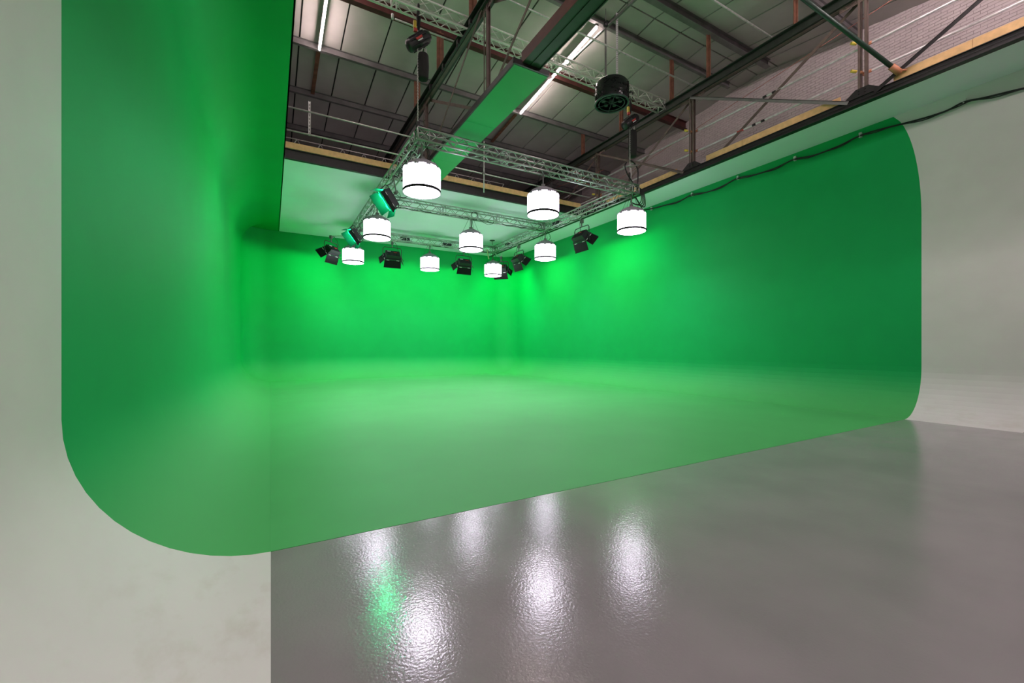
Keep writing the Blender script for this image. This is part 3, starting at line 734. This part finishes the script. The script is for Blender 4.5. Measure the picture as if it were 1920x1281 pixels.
for y, z in ((11.75, 5.44), (9.9, 5.42), (8.2, 5.42), (6.5, 5.38), (4.95, 5.38), (3.1, 5.30)):
    MB().box((.0, y-8-.03, z-5.4-.06), (.06, y-8+.03, z-5.4+.06)).rod((-.03, y-8, z-5.4-.03), (.05, y-8, z-5.4-.03), .014).build('clip', M['galv'], t)

# hoists
def hoist(x, y, zm, zend, lab, rz, baglen, bagx):
    t = thing('chain_hoist', (x, y, zend), lab, 'hoist', 'chain hoists holding the truss', )
    o = zm - zend
    Q = Matrix.Translation((0,0,o)) @ Matrix.Rotation(rz, 4, 'Z') @ Matrix.Rotation(R(-38), 4, 'Y')
    mb = MB()
    prof = [(.04,-.33),(.12,-.32),(.145,-.28),(.145,-.05),(.155,-.04),(.155,.04),(.145,.05),(.145,.25),(.11,.32),(.04,.33)]
    mb.lathe(prof, 18, capb=True, capt=True)
    for k in range(8):
        a_ = 2*math.pi*k/8; mb.box((-.008, .14, -.22), (.008, .175, .2), 0, Matrix.Rotation(a_, 4, 'Z'))
    mb.xf(Q @ Matrix.Rotation(R(90), 4, 'Y')); mb.build('motor_body', M['plastic'], t)
    MB().box((-.10,-.18,-.05), (.08,-.172,.0)).xf(Q).build('printed_label', M['red'], t)
    MB().box((-.08,-.175,-.09), (.06,-.168,-.06)).xf(Q).build('white_label', M['labelw'], t)
    # hook and slings up to the high truss
    top = (H+8.27) - zend
    MB().tube([(-.02,0,o+.14), (-.03,0,o+.24), (.02,0,o+.30), (.04,0,o+.22)], .018, 6).build('hook', M['galv'], t)
    MB().tube([(0,0,o+.26), (-.03,0,o+.6), (-.05,-.16,top), (0,0,top+.16), (.05,.16,top), (.03,0,o+.6), (0,0,o+.26)], .028, 6).build('sling', M['cable'], t)
    MB().box((-.13,-.03,o+.28), (-.06,.03,o+.46)).build('yellow_tag', M['yellow'], t)
    MB().box((-.12,-.035,o+.20), (-.04,.03,o+.28)).build('red_tag', M['red'], t)
    # bag
    b0 = o-.28
    mb = MB().lathe([(.02, b0-baglen), (.11, b0-baglen), (.135, b0-baglen+.05), (.145, b0-baglen*.5), (.135, b0-.03), (.12, b0)], 12, c=(bagx, .02, 0), capb=True)
    mb.build('chain_bag', M['bag'], t)
    MB().rod((bagx-.06,.02,b0), (bagx-.02,0,o-.12), .010, 5).rod((bagx+.06,.02,b0), (bagx+.03,0,o-.12), .010, 5).rod((bagx+.08,0,b0), (bagx+.06,0,o-.1), .014, 5).build('bag_strap', M['galv'], t)
    # chain: real links
    mb = MB(); z = o-.12; k = 0
    while z > .05:
        c = Vector((-.02, 0, z)); ax = Vector((1,0,0)) if k % 2 else Vector((0,1,0))
        lp = []
        for j in range(8):
            aa = 2*math.pi*j/8; lp.append(c + ax*(.013*math.cos(aa)) + Vector((0,0,.024*math.sin(aa))))
        mb.tube(lp, .0055, 4, closed=True); z -= .036; k += 1
    ch = mb.build('chain', M['galv'], t); ch['kind'] = 'stuff'
    MB().box((-.06,-.03,-.02), (.03,.03,.12)).tube([(-.02,0,.0), (-.07,0,-.10), (-.02,0,-.18), (.03,0,-.10), (-.02,0,.0)], .014, 6).build('chain_hook', M['black'], t)
    return t
hoist(3.16, FY-.02, H+7.52, ZG+.22, 'black chain hoist with bag above the front left truss corner', R(-14), .62, .12)
hoist(10.30, FY-.02, H+7.42, ZG+.42, 'black chain hoist with long bag above the front right truss corner', R(-8), .85, .12)
# spreader and cables above the right corner
t = thing('spreader_bar', (10.3, 10.15, H+5.93), 'short aluminium bar on the chain above the front right truss corner', 'bar')
MB().rod((-.35,0,-.08), (.35,0,.12), .024, 8).build('tube', M['alu'], t)
MB().rod((0,0,-.05), (0,0,-.60), .016, 6).build('drop_rod', M['galv'], t)
run_cable([(10.05, 10.1, H+6.0), (9.98, 10.1, H+5.85), (10.1, 10.1, H+5.6), (10.35, 10.1, H+5.35), (10.35, 10.1, H+5.1)], .022, 'black cable from the spreader bar down to the front right truss corner')
run_cable([(10.28, 10.2, H+6.15), (10.5, 10.2, H+6.1), (10.66, 10.2, H+5.9), (10.66, 10.2, H+5.5), (10.6, 10.2, H+5.1)], .024, 'thick black cable right of the chain above the front right truss corner')

# unlit drum lamp wrapped in black
t = thing('unlit_drum_lamp', (8.52, 9.15, H+6.96), 'black wrapped drum-shaped lamp, unlit, hanging high under the roof', 'lamp')
MB().lathe([(.46,.06),(.475,.2),(.465,.40),(.47,.56),(.43,.61)], 36).build('wrapped_skirt', M['wrap'], t)
mb = MB(); rr = random.Random(4)
for k in range(70):
    a0 = rr.uniform(0, 6.28); z0 = rr.uniform(.12, .5); pts_ = []
    for j in range(5): pts_.append((.478*math.cos(a0+j*.07), .478*math.sin(a0+j*.07), z0+rr.uniform(-.05, .05)))
    mb.tube(pts_, .010, 4)
mb.build('cord_tangle', M['wrap'], t)['kind'] = 'stuff'
MB().lathe([(.43,.61),(.25,.64),(.05,.65)], 24, capt=True).build('top_cover', M['plastic'], t)
MB().tube([(.465*math.cos(a), .465*math.sin(a), .03) for a in [2*math.pi*k/40 for k in range(40)]], .028, 8, closed=True).build('lower_ring', M['tealrim'], t)
MB().tube([(.36*math.cos(a), .36*math.sin(a), .03) for a in [2*math.pi*k/40 for k in range(40)]], .012, 6, closed=True).build('inner_ring', M['tealrim'], t)
for k in range(6):
    a_ = math.pi*k/3; MB().rod((0,0,.05), (.44*math.cos(a_), .44*math.sin(a_), .03), .009, 5).build('spoke', M['tealrim'], t)
mb = MB().lathe([(.08,.06),(.08,.14)], 12, capb=True)
for k in range(6):
    a_ = math.pi*k/3+.5; mb.rod((.24*math.cos(a_), .24*math.sin(a_), .08), (.24*math.cos(a_), .24*math.sin(a_), .25), .055, 8)
mb.build('bulb_sockets', M['plastic'], t)
zr = roofz(9.15)-.30-(H+6.98)
mb = MB().box((.15,-.02,.62), (.225,-.015,zr+.05)); mb.build('perforated_strap', M['labelw'], t)
mb = MB()
k = .66
while k < zr: mb.box((.178,-.024,k), (.197,-.0205,k+.022)); k += .055
mb.build('strap_holes', M['joint'], t)['kind'] = 'stuff'
MB().box((-.25,-.01,.62), (-.20,.02,zr-.45)).rod((-.225,0,zr-.5), (-.225,0,zr+.02), .012, 6).build('steel_strap', M['steel_grey'], t)
MB().lathe([(.03,-.09),(.07,-.06),(.07,.04),(.03,.08)], 10, c=(-.225,0,zr-.42), capb=True, capt=True).build('pulley', M['plastic'], t)
t = thing('roof_channel', (8.62, 9.6, H+9.42), 'grey steel channel under the roof carrying the unlit black drum', 'channel')
MB().box((-.03,-2.1,0), (.03,1.9,.02)).box((-.03,-2.1,.02), (-.02,1.9,.06)).box((.02,-2.1,.02), (.03,1.9,.06)).build('rail', M['steel_grey'], t)

# ceiling rod with plate over the far right truss corner
t = thing('ceiling_drop_rod', (10.05, 19.7, ZG+.12), 'thin rod with a round plate fixed to the pale soffit above the far right corner', 'rod')
MB().rod((0,0,0), (0,0,ZS-ZG-.13), .014, 6).build('rod', M['steel_grey'], t)
MB().lathe([(.14,ZS-ZG-.135),(.14,ZS-ZG-.12)], 20, capb=True, capt=True).build('plate', M['black'], t)
# fabric tape hanging at the far corner
t = thing('round_sling', (10.0, 20.0, H+4.62), 'short yellowish sling hanging at the far right truss corner', 'sling')
MB().tube([(0,0,0), (-.06,0,.25), (-.08,.02,.5)], .03, 6).build('sling_loop', mat('pale_sling', (.5,.55,.3), .8), t)

# red ropes on the right walkway
for a_, b_2, lab in (((11.9, 2.0, H+7.9), (11.9, 14.2, H+6.35), 'thin red rope running down along the brick wall'),
                     ((11.7, 13.0, H+7.15), (10.9, 15.2, H+7.0), 'thin red rope crossing the roof truss at the far end')):
    t = thing('red_rope', a_, lab, 'rope', 'thin red ropes near the right walkway')
    MB().rod((0,0,0), Vector(b_2)-Vector(a_), .007, 5).build('strand', M['ropered'], t)
# yellow capped tube ends near the far post
for dz in (0, -.32):
    pipe('scaffold_stub', (10.9, 14.0, H+7.28+dz), (11.75, 13.9, H+7.15+dz), .016, 'thin tube with a yellow end cap by the far post, ' + ('upper' if dz == 0 else 'lower'), mat_=M['orange'], caps=(0,), group='yellow capped tubes')
